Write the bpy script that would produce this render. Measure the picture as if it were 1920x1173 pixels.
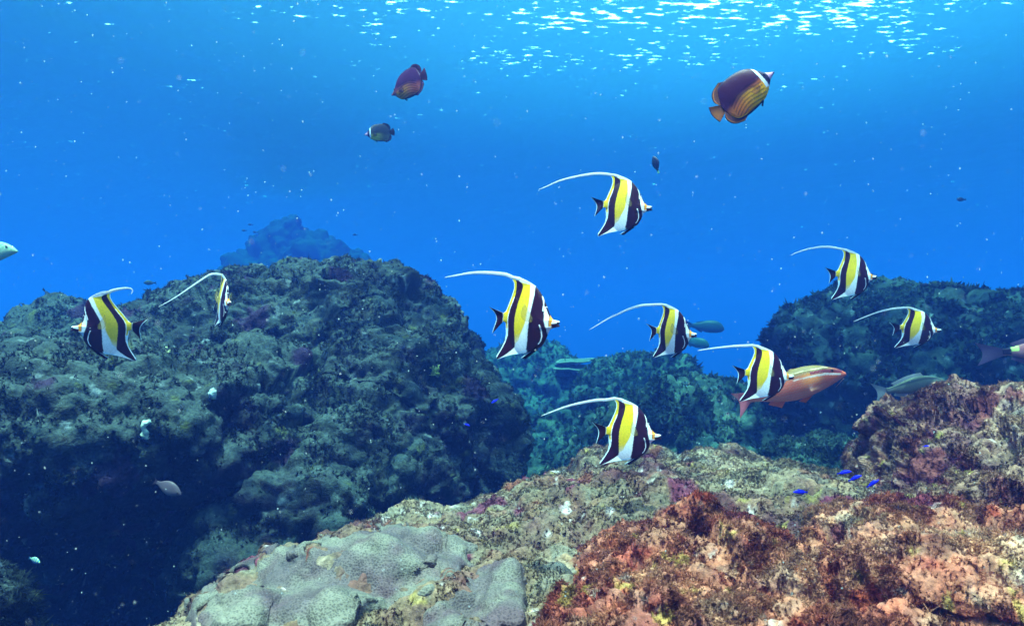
import bpy, bmesh, math, random
import numpy as np
from mathutils import Vector, Matrix, Euler
from mathutils.bvhtree import BVHTree

R = math.radians
for o in list(bpy.data.objects):
    bpy.data.objects.remove(o)
SC = bpy.context.scene
COL = SC.collection

# ------------------------------------------------------------------ camera
F = 1371.0                      # focal length in pixels of the 1920 px wide photograph
cd = bpy.data.cameras.new('camera')
cam = bpy.data.objects.new('camera', cd)
COL.objects.link(cam)
cam.location = (0, 0, 0)
cam.rotation_euler = (R(90), 0, 0)
cd.sensor_width = 36.0
cd.lens = 36.0 * F / 1920.0
cd.clip_start = 0.02
cd.clip_end = 1000
SC.camera = cam
cd.dof.use_dof = True
cd.dof.focus_distance = 2.3
cd.dof.aperture_fstop = 7.0

# ------------------------------------------------------------------ world, sun, exposure
SUN_EL, SUN_AZ = 76.0, 205.0     # azimuth from +Y (ahead of the camera) towards +X
wd = bpy.data.worlds.new('World')
SC.world = wd
wd.use_nodes = True
wn, wl = wd.node_tree.nodes, wd.node_tree.links
bg = wn['Background']
sky = wn.new('ShaderNodeTexSky')
sky.sky_type = 'NISHITA'
sky.sun_disc = False
sky.sun_elevation = R(SUN_EL)
sky.sun_rotation = R(SUN_AZ)
sky.air_density = 0.6
sky.dust_density = 6.0
sky.ozone_density = 0.3
wl.new(sky.outputs[0], bg.inputs[0])
bg.inputs[1].default_value = 0.15
ld = bpy.data.lights.new('sun', 'SUN')
ld.energy = 5.0
ld.angle = R(0.5)
ld.color = (1.0, 0.83, 0.72)
sun = bpy.data.objects.new('sun', ld)
COL.objects.link(sun)
sdir = Vector((math.cos(R(SUN_EL)) * math.sin(R(SUN_AZ)), math.cos(R(SUN_EL)) * math.cos(R(SUN_AZ)), math.sin(R(SUN_EL))))
sun.rotation_euler = sdir.to_track_quat('Z', 'Y').to_euler()
sun.location = (0, 0, 30)
vs = SC.view_settings
SC.display_settings.display_device = 'sRGB'
vs.view_transform = 'Standard'
vs.look = 'None'
vs.gamma = 1.0
vs.use_curve_mapping = False
vs.exposure = 1.6
cy = SC.cycles
cy.max_bounces = 6
cy.diffuse_bounces = 2
cy.glossy_bounces = 2
cy.transparent_max_bounces = 8
cy.volume_bounces = 1
cy.use_denoising = True
cy.caustics_reflective = False
cy.caustics_refractive = False

def pt(u, v, Y):
    return Vector(((u - 960.0) / F * Y, Y, (586.5 - v) / F * Y))

# ------------------------------------------------------------------ object helpers
def tag(o, label=None, cat=None, group=None, kind=None):
    if label: o['label'] = label
    if cat: o['category'] = cat
    if group: o['group'] = group
    if kind: o['kind'] = kind
    return o

def empty(name, loc=(0, 0, 0), rot=(0, 0, 0), scale=(1, 1, 1)):
    o = bpy.data.objects.new(name, None)
    COL.objects.link(o)
    o.location = loc; o.rotation_euler = rot; o.scale = scale
    o.empty_display_size = 0.05
    return o

def make_mesh(name, V, Fc, col=None, smooth=True):
    """V (n,3) array, Fc list of equal-length index rows (m,k) array or list of arrays"""
    me = bpy.data.meshes.new(name)
    V = np.asarray(V, np.float32)
    groups = Fc if isinstance(Fc, list) else [Fc]
    groups = [np.asarray(g, np.int32) for g in groups if len(g)]
    nl = sum(g.size for g in groups); nf = sum(len(g) for g in groups)
    me.vertices.add(len(V)); me.vertices.foreach_set('co', V.ravel())
    me.loops.add(nl); me.polygons.add(nf)
    me.loops.foreach_set('vertex_index', np.concatenate([g.ravel() for g in groups]))
    tot = np.concatenate([np.full(len(g), g.shape[1], np.int32) for g in groups])
    start = np.concatenate([[0], np.cumsum(tot)[:-1]]).astype(np.int32)
    me.polygons.foreach_set('loop_start', start)
    me.polygons.foreach_set('use_smooth', np.full(nf, smooth, bool))
    me.update(calc_edges=True)
    if col is not None:
        set_col(me, col)
    return me

def set_col(me, col):
    a = me.color_attributes.new('Col', 'FLOAT_COLOR', 'POINT')
    c = np.ones((len(me.vertices), 4), np.float32)
    c[:, :3] = col
    a.data.foreach_set('color', c.ravel())

def link(name, me, mat, parent=None, loc=None):
    o = bpy.data.objects.new(name, me)
    COL.objects.link(o)
    if mat is not None:
        me.materials.clear(); me.materials.append(mat)
    if parent is not None: o.parent = parent
    if loc is not None: o.location = loc
    return o

# ------------------------------------------------------------------ numpy noise
def _h(ix, iy, iz, seed):
    n = (ix.astype(np.uint32) * np.uint32(374761393)) ^ (iy.astype(np.uint32) * np.uint32(668265263)) ^ (iz.astype(np.uint32) * np.uint32(2147483647)) ^ np.uint32((seed * 1274126177 + 12345) & 0xffffffff)
    n = (n ^ (n >> np.uint32(13))) * np.uint32(1274126177)
    n = (n ^ (n >> np.uint32(15))) * np.uint32(2246822519)
    n = n ^ (n >> np.uint32(16))
    return (n & np.uint32(0xffffff)).astype(np.float32) / np.float32(0xffffff)

def vnoise(P, seed=0):
    I = np.floor(P).astype(np.int64); f = (P - I).astype(np.float32)
    w = f * f * (3 - 2 * f)
    r = np.zeros(len(P), np.float32)
    for dx in (0, 1):
        wx = w[:, 0] if dx else 1 - w[:, 0]
        for dy in (0, 1):
            wy = w[:, 1] if dy else 1 - w[:, 1]
            for dz in (0, 1):
                wz = w[:, 2] if dz else 1 - w[:, 2]
                r += wx * wy * wz * _h(I[:, 0] + dx, I[:, 1] + dy, I[:, 2] + dz, seed)
    return r

def fbm(P, scale=1.0, octv=4, seed=0, gain=0.5):
    r = np.zeros(len(P), np.float32); a = 1.0; t = 0.0
    Q = np.asarray(P, np.float32) * scale
    for k in range(octv):
        r += a * vnoise(Q, seed + k * 17); t += a
        a *= gain; Q = Q * 2.03 + 7.3
    return r / t

def worley(P, scale=1.0, seed=0):
    Q = np.asarray(P, np.float32) * scale
    I = np.floor(Q).astype(np.int64); f = (Q - I).astype(np.float32)
    d1 = np.full(len(P), 9.0, np.float32); cid = np.zeros(len(P), np.float32)
    for dx in (-1, 0, 1):
        for dy in (-1, 0, 1):
            for dz in (-1, 0, 1):
                x, y, z = I[:, 0] + dx, I[:, 1] + dy, I[:, 2] + dz
                d = (dx + _h(x, y, z, seed) - f[:, 0]) ** 2 + (dy + _h(x, y, z, seed + 1) - f[:, 1]) ** 2 + (dz + _h(x, y, z, seed + 2) - f[:, 2]) ** 2
                m = d < d1
                d1 = np.where(m, d, d1)
                cid = np.where(m, _h(x, y, z, seed + 3), cid)
    return np.sqrt(d1), cid

def sstep(a, b, x):
    t = np.clip((x - a) / (b - a), 0, 1)
    return t * t * (3 - 2 * t)

def mixc(a, b, t):
    return a + (b - a) * np.asarray(t)[:, None]

# ------------------------------------------------------------------ materials
def mat_attr(name, rough=0.85, spec=0.2, noise_scale=60.0, noise_amt=0.35, bump=0.0, bump_scale=120.0, transl=0.0, sss=0.0):
    m = bpy.data.materials.new(name); m.use_nodes = True
    nt = m.node_tree; N, L = nt.nodes, nt.links
    b = N['Principled BSDF']
    at = N.new('ShaderNodeAttribute'); at.attribute_name = 'Col'
    tc = N.new('ShaderNodeTexCoord')
    nz = N.new('ShaderNodeTexNoise'); nz.inputs['Scale'].default_value = noise_scale; nz.inputs['Detail'].default_value = 4
    L.new(tc.outputs['Object'], nz.inputs['Vector'])
    mr = N.new('ShaderNodeMapRange')
    mr.inputs[1].default_value = 0.3; mr.inputs[2].default_value = 0.7
    mr.inputs[3].default_value = 1 - noise_amt; mr.inputs[4].default_value = 1 + noise_amt
    L.new(nz.outputs['Fac'], mr.inputs[0])
    mx = N.new('ShaderNodeVectorMath'); mx.operation = 'SCALE'
    L.new(at.outputs['Color'], mx.inputs[0]); L.new(mr.outputs[0], mx.inputs['Scale'])
    L.new(mx.outputs[0], b.inputs['Base Color'])
    b.inputs['Roughness'].default_value = rough
    b.inputs['Specular IOR Level'].default_value = spec
    if bump > 0:
        n2 = N.new('ShaderNodeTexNoise'); n2.inputs['Scale'].default_value = bump_scale; n2.inputs['Detail'].default_value = 5
        L.new(tc.outputs['Object'], n2.inputs['Vector'])
        bp = N.new('ShaderNodeBump'); bp.inputs['Strength'].default_value = bump; bp.inputs['Distance'].default_value = 0.02
        L.new(n2.outputs['Fac'], bp.inputs['Height']); L.new(bp.outputs[0], b.inputs['Normal'])
    if transl > 0:
        tr = N.new('ShaderNodeBsdfTranslucent'); L.new(mx.outputs[0], tr.inputs['Color'])
        ms = N.new('ShaderNodeMixShader'); ms.inputs[0].default_value = transl
        L.new(b.outputs[0], ms.inputs[1]); L.new(tr.outputs[0], ms.inputs[2])
        L.new(ms.outputs[0], N['Material Output'].inputs['Surface'])
    return m

M_ROCK = mat_attr('reef_rock', 0.9, 0.1, 70, 0.45, 0.6, 90)
M_TURF = mat_attr('algae_turf', 0.85, 0.1, 40, 0.25, 0, transl=0.5)
M_FISH = mat_attr('fish_skin', 0.42, 0.18, 260, 0.12, 0.10, 500)
M_FIN = mat_attr('fish_fin', 0.5, 0.12, 300, 0.1, 0, transl=0.45)
M_CLEAR = mat_attr('clear_fin', 0.4, 0.2, 300, 0.1, 0, transl=0.4)
_N, _L = M_CLEAR.node_tree.nodes, M_CLEAR.node_tree.links
_src = _N['Material Output'].inputs['Surface'].links[0].from_socket
_t, _m = _N.new('ShaderNodeBsdfTransparent'), _N.new('ShaderNodeMixShader')
_m.inputs[0].default_value = 0.25
_L.new(_t.outputs[0], _m.inputs[1]); _L.new(_src, _m.inputs[2]); _L.new(_m.outputs[0], _N['Material Output'].inputs['Surface'])
M_EYE = mat_attr('fish_eye', 0.12, 0.6, 100, 0.05, 0)
M_CORAL = mat_attr('encrusting_coral', 0.8, 0.2, 30, 0.15, 0)

# ------------------------------------------------------------------ rocks
def superell(c, r, p=2.0, n=40, rot=0.0):
    """point cloud surface of a superellipsoid"""
    th = np.linspace(0, 2 * np.pi, n, endpoint=False); ph = np.linspace(-np.pi / 2, np.pi / 2, n // 2 + 1)
    T, P = np.meshgrid(th, ph)
    d = np.stack([np.cos(P) * np.cos(T), np.cos(P) * np.sin(T), np.sin(P)], -1).reshape(-1, 3)
    k = (np.abs(d) ** p).sum(1) ** (-1 / p)
    v = d * k[:, None] * np.array(r)
    ca, sa = math.cos(rot), math.sin(rot)
    v = np.stack([v[:, 0] * ca - v[:, 1] * sa, v[:, 0] * sa + v[:, 1] * ca, v[:, 2]], 1) + np.array(c)
    m = n // 2 + 1
    f = [(i * n + j, i * n + (j + 1) % n, (i + 1) * n + (j + 1) % n, (i + 1) * n + j) for i in range(m - 1) for j in range(n)]
    return v, np.array(f)

def remeshed(ells, voxel, smooth_it):
    Vs, Fs, k = [], [], 0
    for e in ells:
        v, f = superell(*e)
        Vs.append(v); Fs.append(f + k); k += len(v)
    me = make_mesh('tmp', np.concatenate(Vs), np.concatenate(Fs))
    o = bpy.data.objects.new('tmp', me); COL.objects.link(o)
    m = o.modifiers.new('r', 'REMESH'); m.mode = 'VOXEL'; m.voxel_size = voxel
    s = o.modifiers.new('s', 'SMOOTH'); s.iterations = smooth_it; s.factor = 0.5
    dg = bpy.context.evaluated_depsgraph_get()
    ev = o.evaluated_get(dg)
    em = bpy.data.meshes.new_from_object(ev)
    bpy.data.objects.remove(o); bpy.data.meshes.remove(me)
    return em

def arrays(me):
    n = len(me.vertices)
    V = np.empty(n * 3, np.float32); me.vertices.foreach_get('co', V)
    N = np.empty(n * 3, np.float32); me.vertices.foreach_get('normal', N)
    me.calc_loop_triangles()
    T = np.empty(len(me.loop_triangles) * 3, np.int32); me.loop_triangles.foreach_get('vertices', T)
    return V.reshape(-1, 3), N.reshape(-1, 3), T.reshape(-1, 3)

def reef_disp(V, N, lumps, seed):
    """lumps: list of (size m, amplitude m, kind)"""
    for k, (size, amp, kind) in enumerate(lumps):
        W = V + 0.3 * size * (np.stack([vnoise(V / size, seed + 91), vnoise(V / size, seed + 92), vnoise(V / size, seed + 93)], 1) - 0.5)
        if kind == 'w':       # rounded nodules
            d, cid = worley(W, 1.0 / size, seed + k * 10)
            h = np.sqrt(np.clip(1 - d * d * 1.3, 0, 1)) * (0.35 + 0.9 * cid) - 0.45
        elif kind == 'p':     # pits
            d, cid = worley(W, 1.0 / size, seed + k * 10)
            h = -np.exp(-(d / 0.33) ** 2) * (cid > 0.5)
        else:
            h = fbm(V, 1.0 / size, 4, seed + k * 10) * 2 - 1
        V = V + N * (h * amp)[:, None].astype(np.float32)
    return V

def face_info(V, T):
    a, b, c = V[T[:, 0]], V[T[:, 1]], V[T[:, 2]]
    n = np.cross(b - a, c - a); A = np.linalg.norm(n, axis=1) + 1e-12
    return a, b, c, n / A[:, None], A * 0.5

def turf_mesh(name, V, T, n, length, width, colfn, seed, blades=6, mask=None, tip=1.5, view_cull=True, spread=1.7, up=0.0):
    rng = np.random.default_rng(seed)
    a, b, c, nn, A = face_info(V, T)
    ctr = (a + b + c) / 3
    w = A.copy()
    if view_cull:                       # leave off what looks well away from anywhere near the camera
        d = -ctr / np.linalg.norm(ctr, axis=1)[:, None]
        w *= ((nn * d).sum(1) > -0.35)
    if mask is not None:
        w *= mask(ctr, nn)
    w /= w.sum()
    idx = rng.choice(len(T), n, p=w)
    r1 = np.sqrt(rng.random(n)); r2 = rng.random(n)
    P = (1 - r1)[:, None] * a[idx] + (r1 * (1 - r2))[:, None] * b[idx] + (r1 * r2)[:, None] * c[idx]
    Nn = nn[idx]
    base = colfn(P, Nn).astype(np.float32)
    sz = length * (0.45 + 0.9 * rng.random(n)) * (0.55 + 0.9 * fbm(P, 1 / (length * 9), 2, seed))
    # per blade
    P = np.repeat(P, blades, 0); Nn = np.repeat(Nn, blades, 0); base = np.repeat(base, blades, 0); sz = np.repeat(sz, blades) * (0.6 + 0.7 * rng.random(n * blades))
    m = len(P)
    rd = rng.normal(size=(m, 3)); rd /= np.linalg.norm(rd, axis=1)[:, None]
    D = Nn + rd * spread; D[:, 2] += up
    D /= np.linalg.norm(D, axis=1)[:, None]
    side = np.cross(D, rng.normal(size=(m, 3))); side /= np.linalg.norm(side, axis=1)[:, None] + 1e-9
    bend = rng.normal(size=(m, 3)) * 0.35
    wd_ = width * (0.6 + 0.8 * rng.random(m))
    p0 = P - Nn * (0.15 * length)
    p1 = P + D * (sz * 0.55)[:, None]
    p2 = P + (D + bend) * sz[:, None]
    s = side * wd_[:, None]
    VV = np.stack([p0 - s * .6, p0 + s * .6, p1 + s, p1 - s, p2], 1).reshape(-1, 3)
    k = np.arange(m) * 5
    Q = np.stack([k, k + 1, k + 2, k + 3], 1); TT = np.stack([k + 3, k + 2, k + 4], 1)
    jit = (0.75 + 0.5 * rng.random(m))[:, None]
    cb = base * jit
    CC = np.stack([cb * .85, cb * .85, cb, cb, cb * tip], 1).reshape(-1, 3)
    me = make_mesh(name, VV, [Q, TT], np.clip(CC, 0, .9), smooth=True)
    nm = Nn + D * .35 + rng.normal(size=(m, 3)) * .25
    nm /= np.linalg.norm(nm, axis=1)[:, None]
    at = me.attributes.new('custom_normal', 'FLOAT_VECTOR', 'POINT')
    at.data.foreach_set('vector', np.repeat(nm, 5, 0).astype(np.float32).ravel())
    return me

def rock(name, label, cat, ells, voxel, lumps, colfn, seed, turf=None, smooth_it=12, group=None, base_z=None):
    me = remeshed(ells, voxel, smooth_it)
    V, N, T = arrays(me)
    V = reef_disp(V, N, lumps, seed)
    me.vertices.foreach_set('co', V.ravel()); me.update()
    V, N, T = arrays(me)
    set_col(me, colfn(V, N))
    me.polygons.foreach_set('use_smooth', np.ones(len(me.polygons), bool))
    c = np.array([V[:, 0].mean(), V[:, 1].mean(), V[:, 2].min() if base_z is None else base_z], np.float32)
    me.vertices.foreach_set('co', (V - c).ravel()); me.update()
    me.name = name
    o = link(name, me, M_ROCK, None, tuple(c))
    tag(o, label, cat, group)
    for i, tf in enumerate(turf or []):
        tm = turf_mesh('algae_turf', V, T, seed=seed + 5 + i, **tf)
        tv = np.empty(len(tm.vertices) * 3, np.float32); tm.vertices.foreach_get('co', tv)
        tm.vertices.foreach_set('co', (tv.reshape(-1, 3) - c).ravel()); tm.update()
        t = link('algae_turf', tm, M_TURF, o)
        t['kind'] = 'stuff'
    return o, V, T

def palette(cols, s1, seed, accents=(), contrast=2.6, topcol=None, topamt=0.0):
    cols = np.array(cols, np.float32)
    def fn(P, N):
        n = fbm(P, s1, 3, seed, 0.6) * 0.65 + fbm(P, s1 * 6, 3, seed + 40) * 0.35
        t = np.clip((n - 0.5) * contrast + 0.5, 0, 0.9999) * (len(cols) - 1)
        i = t.astype(int); f = (t - i)[:, None]
        c = cols[i] * (1 - f) + cols[np.minimum(i + 1, len(cols) - 1)] * f
        w_, cid = worley(P, s1 * 4.5, seed + 7)
        c = c * (0.68 + 0.64 * cid)[:, None]
        w_, cid = worley(P, s1 * 9, seed + 8)
        c = c * (1 + (cid[:, None] - .5) * np.array([.5, .1, -.2], np.float32))
        if topcol is not None:          # paler turf, and lit tops painted into upward faces
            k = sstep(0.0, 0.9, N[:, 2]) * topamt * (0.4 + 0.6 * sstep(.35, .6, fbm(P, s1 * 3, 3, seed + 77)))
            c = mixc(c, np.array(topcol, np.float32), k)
        for (ac, sc, thr, sd) in accents:
            k = sstep(thr, thr + 0.05, fbm(P, sc, 3, sd, 0.45))
            c = mixc(c, np.array(ac, np.float32), k * 0.85)
        return c
    return fn

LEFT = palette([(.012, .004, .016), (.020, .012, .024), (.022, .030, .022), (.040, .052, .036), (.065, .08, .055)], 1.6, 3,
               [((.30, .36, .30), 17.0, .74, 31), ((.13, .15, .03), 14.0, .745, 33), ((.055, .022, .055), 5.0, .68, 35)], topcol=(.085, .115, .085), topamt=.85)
RIGHTP = palette([(.010, .008, .022), (.014, .020, .024), (.024, .040, .034), (.045, .065, .05)], 1.5, 13,
                 [((.28, .36, .32), 14.0, .745, 36)], topcol=(.050, .085, .060), topamt=.8)
MID = palette([(.014, .018, .024), (.024, .040, .034), (.045, .070, .054), (.08, .11, .085)], 1.8, 23, topcol=(.05, .09, .065), topamt=.7)
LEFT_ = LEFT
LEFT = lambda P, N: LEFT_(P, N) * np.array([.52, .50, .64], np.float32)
RIGHT_ = RIGHTP
RIGHTP = lambda P, N: RIGHT_(P, N) * np.array([.7, .75, .8], np.float32)
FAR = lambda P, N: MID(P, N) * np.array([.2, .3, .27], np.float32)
LEDGE = palette([(.034, .005, .016), (.065, .014, .030), (.10, .055, .045), (.14, .115, .075), (.19, .17, .12), (.28, .26, .20)], 2.6, 43,
                [((.40, .40, .37), 19.0, .725, 45), ((.24, .21, .06), 24.0, .745, 46), ((.14, .05, .03), 12.0, .71, 47), ((.10, .02, .05), 8.0, .68, 48)], topcol=(.16, .145, .085), topamt=.5)
MOUND = palette([(.050, .008, .026), (.095, .020, .045), (.15, .06, .06), (.22, .13, .10), (.31, .22, .16)], 3.0, 53,
                [((.33, .30, .09), 22.0, .72, 55), ((.42, .36, .34), 24.0, .735, 56), ((.16, .05, .05), 9.0, .68, 57)], topcol=(.25, .19, .12), topamt=.6)
RED = palette([(.050, .004, .008), (.13, .014, .016), (.24, .045, .030), (.33, .11, .065), (.42, .22, .13), (.50, .33, .21)], 2.6, 63,
              [((.38, .26, .07), 20.0, .72, 65), ((.44, .33, .27), 26.0, .745, 66), ((.22, .03, .014), 9.0, .68, 67), ((.09, .015, .03), 8.0, .66, 68)], topcol=(.40, .215, .12), topamt=.45)

def tinted(fn, k):
    k = np.array(k, np.float32)
    return lambda P, N: fn(P, N) * k
LEDGE, MOUND, RED = tinted(LEDGE, (1.15, .88, .94)), tinted(MOUND, (1.12, .88, .92)), tinted(RED, (1.0, .88, .98))

CORALS = [[(352, 1185), (345, 1125), (400, 1085), (440, 1050), (500, 1022), (560, 992), (640, 1003), (690, 988), (740, 976), (790, 990), (860, 1000), (892, 1022), (882, 1062), (850, 1085), (800, 1120), (740, 1125), (690, 1150), (640, 1190)],
          [(790, 1190), (800, 1140), (836, 1104), (880, 1075), (925, 1044), (970, 1040), (992, 1085), (985, 1190)],
          [(382, 1000), (400, 984), (440, 980), (466, 988), (455, 1000), (410, 1008)]]
def in_poly(u, v, poly):
    r = np.zeros(len(u), bool); n = len(poly)
    for i in range(n):
        (x1, y1), (x2, y2) = poly[i], poly[(i + 1) % n]
        c = ((y1 > v) != (y2 > v)) & (u < (x2 - x1) * (v - y1) / ((y2 - y1) or 1e-9) + x1)
        r ^= c
    return r
def poly_sd(u, v, poly):
    d = np.full(len(u), 1e9); n = len(poly)
    for i in range(n):
        a, b = np.array(poly[i], float), np.array(poly[(i + 1) % n], float)
        ab = b - a; t = np.clip(((u - a[0]) * ab[0] + (v - a[1]) * ab[1]) / (ab @ ab), 0, 1)
        d = np.minimum(d, np.hypot(u - a[0] - t * ab[0], v - a[1] - t * ab[1]))
    return np.where(in_poly(u, v, poly), d, -d)
def proj(P):
    return 960 + F * P[:, 0] / P[:, 1], 586.5 - F * P[:, 2] / P[:, 1]
def clump(size, lo, hi, seed, up=(-.3, .4, .2), bare=0.06, corals=False):
    def fn(P, N):
        w = (up[2] + (1 - up[2]) * sstep(up[0], up[1], N[:, 2])) * (bare + sstep(lo, hi, fbm(P, 1 / size, 3, seed)))
        if corals:
            u, v = proj(P)
            for c in CORALS: w = w * np.where(poly_sd(u, v, c) > 10, 0.0, 1.0)
        return w
    return fn
def up_mask(lo, hi, keep=0.1):
    return lambda P, N: keep + (1 - keep) * sstep(lo, hi, N[:, 2])

STAGE = 9
if STAGE >= 1:
    # seabed: one sheet to the edge of sight
    g = np.concatenate([-np.geomspace(150, 8, 30), np.linspace(-7.5, 7.5, 120), np.geomspace(8, 150, 30)])
    gy = np.concatenate([np.linspace(-12, 1, 20), np.linspace(1.2, 14, 130), np.geomspace(14.5, 180, 40)])
    X, Y = np.meshgrid(g, gy)
    Pf = np.stack([X.ravel(), Y.ravel(), 0 * X.ravel()], 1).astype(np.float32)
    z = -2.25 + 0.5 * (fbm(Pf, .5, 4, 7) - .5) + 0.25 * (fbm(Pf, 2.2, 3, 8) - .5)
    far = np.hypot(np.maximum(np.abs(Pf[:, 0]) - 9, 0), np.maximum(Pf[:, 1] - 13, 0))
    Pf[:, 2] = z - 38 * sstep(0, 60, far)          # the reef falls away into deep water
    nx = len(g)
    ii = np.arange(len(gy) - 1)[:, None] * nx + np.arange(nx - 1)[None]
    Q = np.stack([ii, ii + 1, ii + nx + 1, ii + nx], -1).reshape(-1, 4)
    me = make_mesh('seabed', Pf, Q, .45 * MID(Pf, np.tile(np.array([[0, 0, 1.]]), (len(Pf), 1))))
    tag(link('seabed', me, M_ROCK), kind='structure')

    L1 = [(.9, .16, 'f'), (.42, .15, 'w'), (.45, .16, 'p'), (.17, .08, 'w'), (.22, .08, 'p'), (.08, .042, 'w'), (.04, .018, 'w')]
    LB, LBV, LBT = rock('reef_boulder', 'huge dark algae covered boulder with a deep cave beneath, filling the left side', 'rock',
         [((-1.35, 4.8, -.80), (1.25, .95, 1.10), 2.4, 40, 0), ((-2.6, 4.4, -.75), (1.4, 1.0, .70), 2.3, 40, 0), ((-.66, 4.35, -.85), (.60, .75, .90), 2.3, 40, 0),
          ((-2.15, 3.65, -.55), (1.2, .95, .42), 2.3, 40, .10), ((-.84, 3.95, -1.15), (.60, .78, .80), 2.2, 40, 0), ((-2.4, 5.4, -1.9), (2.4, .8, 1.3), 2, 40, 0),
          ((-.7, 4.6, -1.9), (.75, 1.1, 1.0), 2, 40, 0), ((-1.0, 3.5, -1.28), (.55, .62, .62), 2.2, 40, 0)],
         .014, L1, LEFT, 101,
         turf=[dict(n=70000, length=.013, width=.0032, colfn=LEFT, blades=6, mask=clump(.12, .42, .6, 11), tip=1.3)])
    rock('reef_boulder', 'broad blue-green boulder with shadowed face behind the right fish', 'rock',
         [((3.2, 5.8, -.62), (1.15, 1.0, .80), 2.1, 40, 0), ((4.6, 6.0, -.62), (1.6, 1.0, .76), 2.5, 40, 0), ((3.0, 6.1, -1.7), (.95, .9, .9), 2, 40, 0), ((4.3, 6.1, -1.7), (1.2, .9, .9), 2, 40, 0)],
         .024, [(1.0, .16, 'f'), (.42, .15, 'w'), (.45, .16, 'p'), (.18, .08, 'w'), (.08, .032, 'w')], RIGHTP, 202,
         turf=[dict(n=26000, length=.028, width=.010, colfn=RIGHTP, blades=5, mask=clump(.16, .42, .6, 12), tip=1.3)])
    rock('reef_mound', 'rounded green mound in the gap behind the front ledge', 'rock',
         [((1.35, 6.0, -1.38), (.85, .8, .72), 2.2, 40, 0), ((.65, 5.6, -1.75), (.8, .7, .58), 2.2, 40, 0), ((1.9, 5.4, -1.8), (.9, .7, .58), 2.2, 40, 0), ((2.15, 6.6, -1.40), (.9, .8, .76), 2.2, 40, 0)],
         .024, L1, MID, 303, turf=[dict(n=18000, length=.028, width=.010, colfn=MID, blades=5, mask=clump(.16, .42, .6, 14), tip=1.3)])
    rock('reef_mound', 'hazy teal mound in the distance between the boulders', 'rock',
         [((1.50, 8.6, -1.30), (.80, .7, .86), 2.2, 40, 0), ((2.5, 8.8, -1.7), (.8, .7, .86), 2.2, 40, 0)],
         .04, L1[:5], MID, 404, turf=[dict(n=7000, length=.04, width=.014, colfn=MID, blades=5)])
    rock('reef_mound', 'low hazy mound right of the big dark boulder, below the plate corals', 'rock',
         [((.25, 7.9, -1.95), (.9, .8, .92), 2.2, 40, 0), ((.15, 11.3, -1.5), (1.0, 1.0, 1.1), 2.0, 40, 0), ((.75, 10.6, -1.8), (.95, .7, .95), 2.2, 40, 0)],
         .04, L1[:5], MID, 505, turf=[dict(n=9000, length=.04, width=.014, colfn=MID, blades=5)])
    rock('reef_boulder', 'small teal boulder behind the front ledge beside the right mound', 'rock',
         [((1.80, 4.1, -1.07), (.48, .42, .35), 2.2, 40, 0)],
         .016, [(.25, .07, 'w'), (.12, .04, 'w'), (.2, .06, 'p'), (.05, .018, 'w')], MID, 606, turf=[dict(n=8000, length=.02, width=.007, colfn=MID, blades=5)])
    rock('reef_boulder', 'dim little boulder in the very bottom left corner of the picture', 'rock',
         [((-1.52, 2.0, -1.02), (.20, .2, .32), 2.2, 40, 0)],
         .012, [(.12, .04, 'w'), (.2, .05, 'p'), (.05, .018, 'w')], LEFT, 616, turf=[dict(n=5000, length=.018, width=.002, colfn=LEFT, blades=6)])
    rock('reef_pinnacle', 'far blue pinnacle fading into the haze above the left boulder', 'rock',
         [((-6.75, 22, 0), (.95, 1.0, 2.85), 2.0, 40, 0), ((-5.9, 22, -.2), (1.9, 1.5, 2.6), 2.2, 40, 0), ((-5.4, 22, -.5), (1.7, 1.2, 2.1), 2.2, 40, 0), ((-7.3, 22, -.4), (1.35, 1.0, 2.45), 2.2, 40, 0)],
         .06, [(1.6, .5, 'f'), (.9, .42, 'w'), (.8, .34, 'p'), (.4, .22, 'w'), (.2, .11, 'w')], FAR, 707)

    L2 = [(.5, .06, 'f'), (.21, .055, 'w'), (.22, .05, 'p'), (.085, .034, 'w'), (.09, .035, 'p'), (.035, .016, 'w'), (.018, .007, 'w')]
    L3 = [(.5, .06, 'f'), (.32, .10, 'w'), (.34, .11, 'p'), (.15, .05, 'w'), (.16, .05, 'p'), (.07, .028, 'w'), (.08, .03, 'p'), (.034, .015, 'w'), (.017, .006, 'w')]
    LEDGE_O, LV, LT = rock('reef_ledge', 'pale green turf covered ledge across the foreground under the grey coral', 'rock',
         [((.62, 2.15, -1.05), (1.00, .95, .50), 2.8, 48, .10), ((-.26, 1.72, -1.11), (.66, .72, .50), 2.9, 48, 0), ((.05, 2.2, -1.14), (.75, .80, .50), 2.4, 48, .3), ((.72, 3.0, -1.10), (.75, .5, .50), 2.4, 48, 0), ((.4, 1.5, -1.2), (.9, .9, .5), 3, 40, 0),
          ((.3, 2.2, -1.9), (1.0, .9, .7), 2.2, 40, 0)],
         .008, L2, LEDGE, 808,
         turf=[dict(n=120000, length=.0060, width=.0011, colfn=LEDGE, blades=7, mask=clump(.07, .40, .58, 15, bare=.12, corals=True), tip=1.25, spread=1.3)])
    rock('reef_outcrop', 'knobbly pink and green outcrop rising at the right edge', 'rock',
         [((1.62, 2.35, -.79), (.46, .55, .56), 2.4, 48, 0), ((2.1, 2.2, -.77), (.6, .7, .53), 2.4, 48, 0), ((1.42, 1.95, -1.0), (.45, .4, .38), 2.4, 48, 0), ((1.45, 1.78, -.90), (.55, .5, .44), 2.4, 48, 0)],
         .008, L3, MOUND, 909,
         turf=[dict(n=90000, length=.0075, width=.0012, colfn=MOUND, blades=7, spread=1.3, mask=clump(.08, .42, .58, 16, bare=.1), tip=1.25)])
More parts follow.
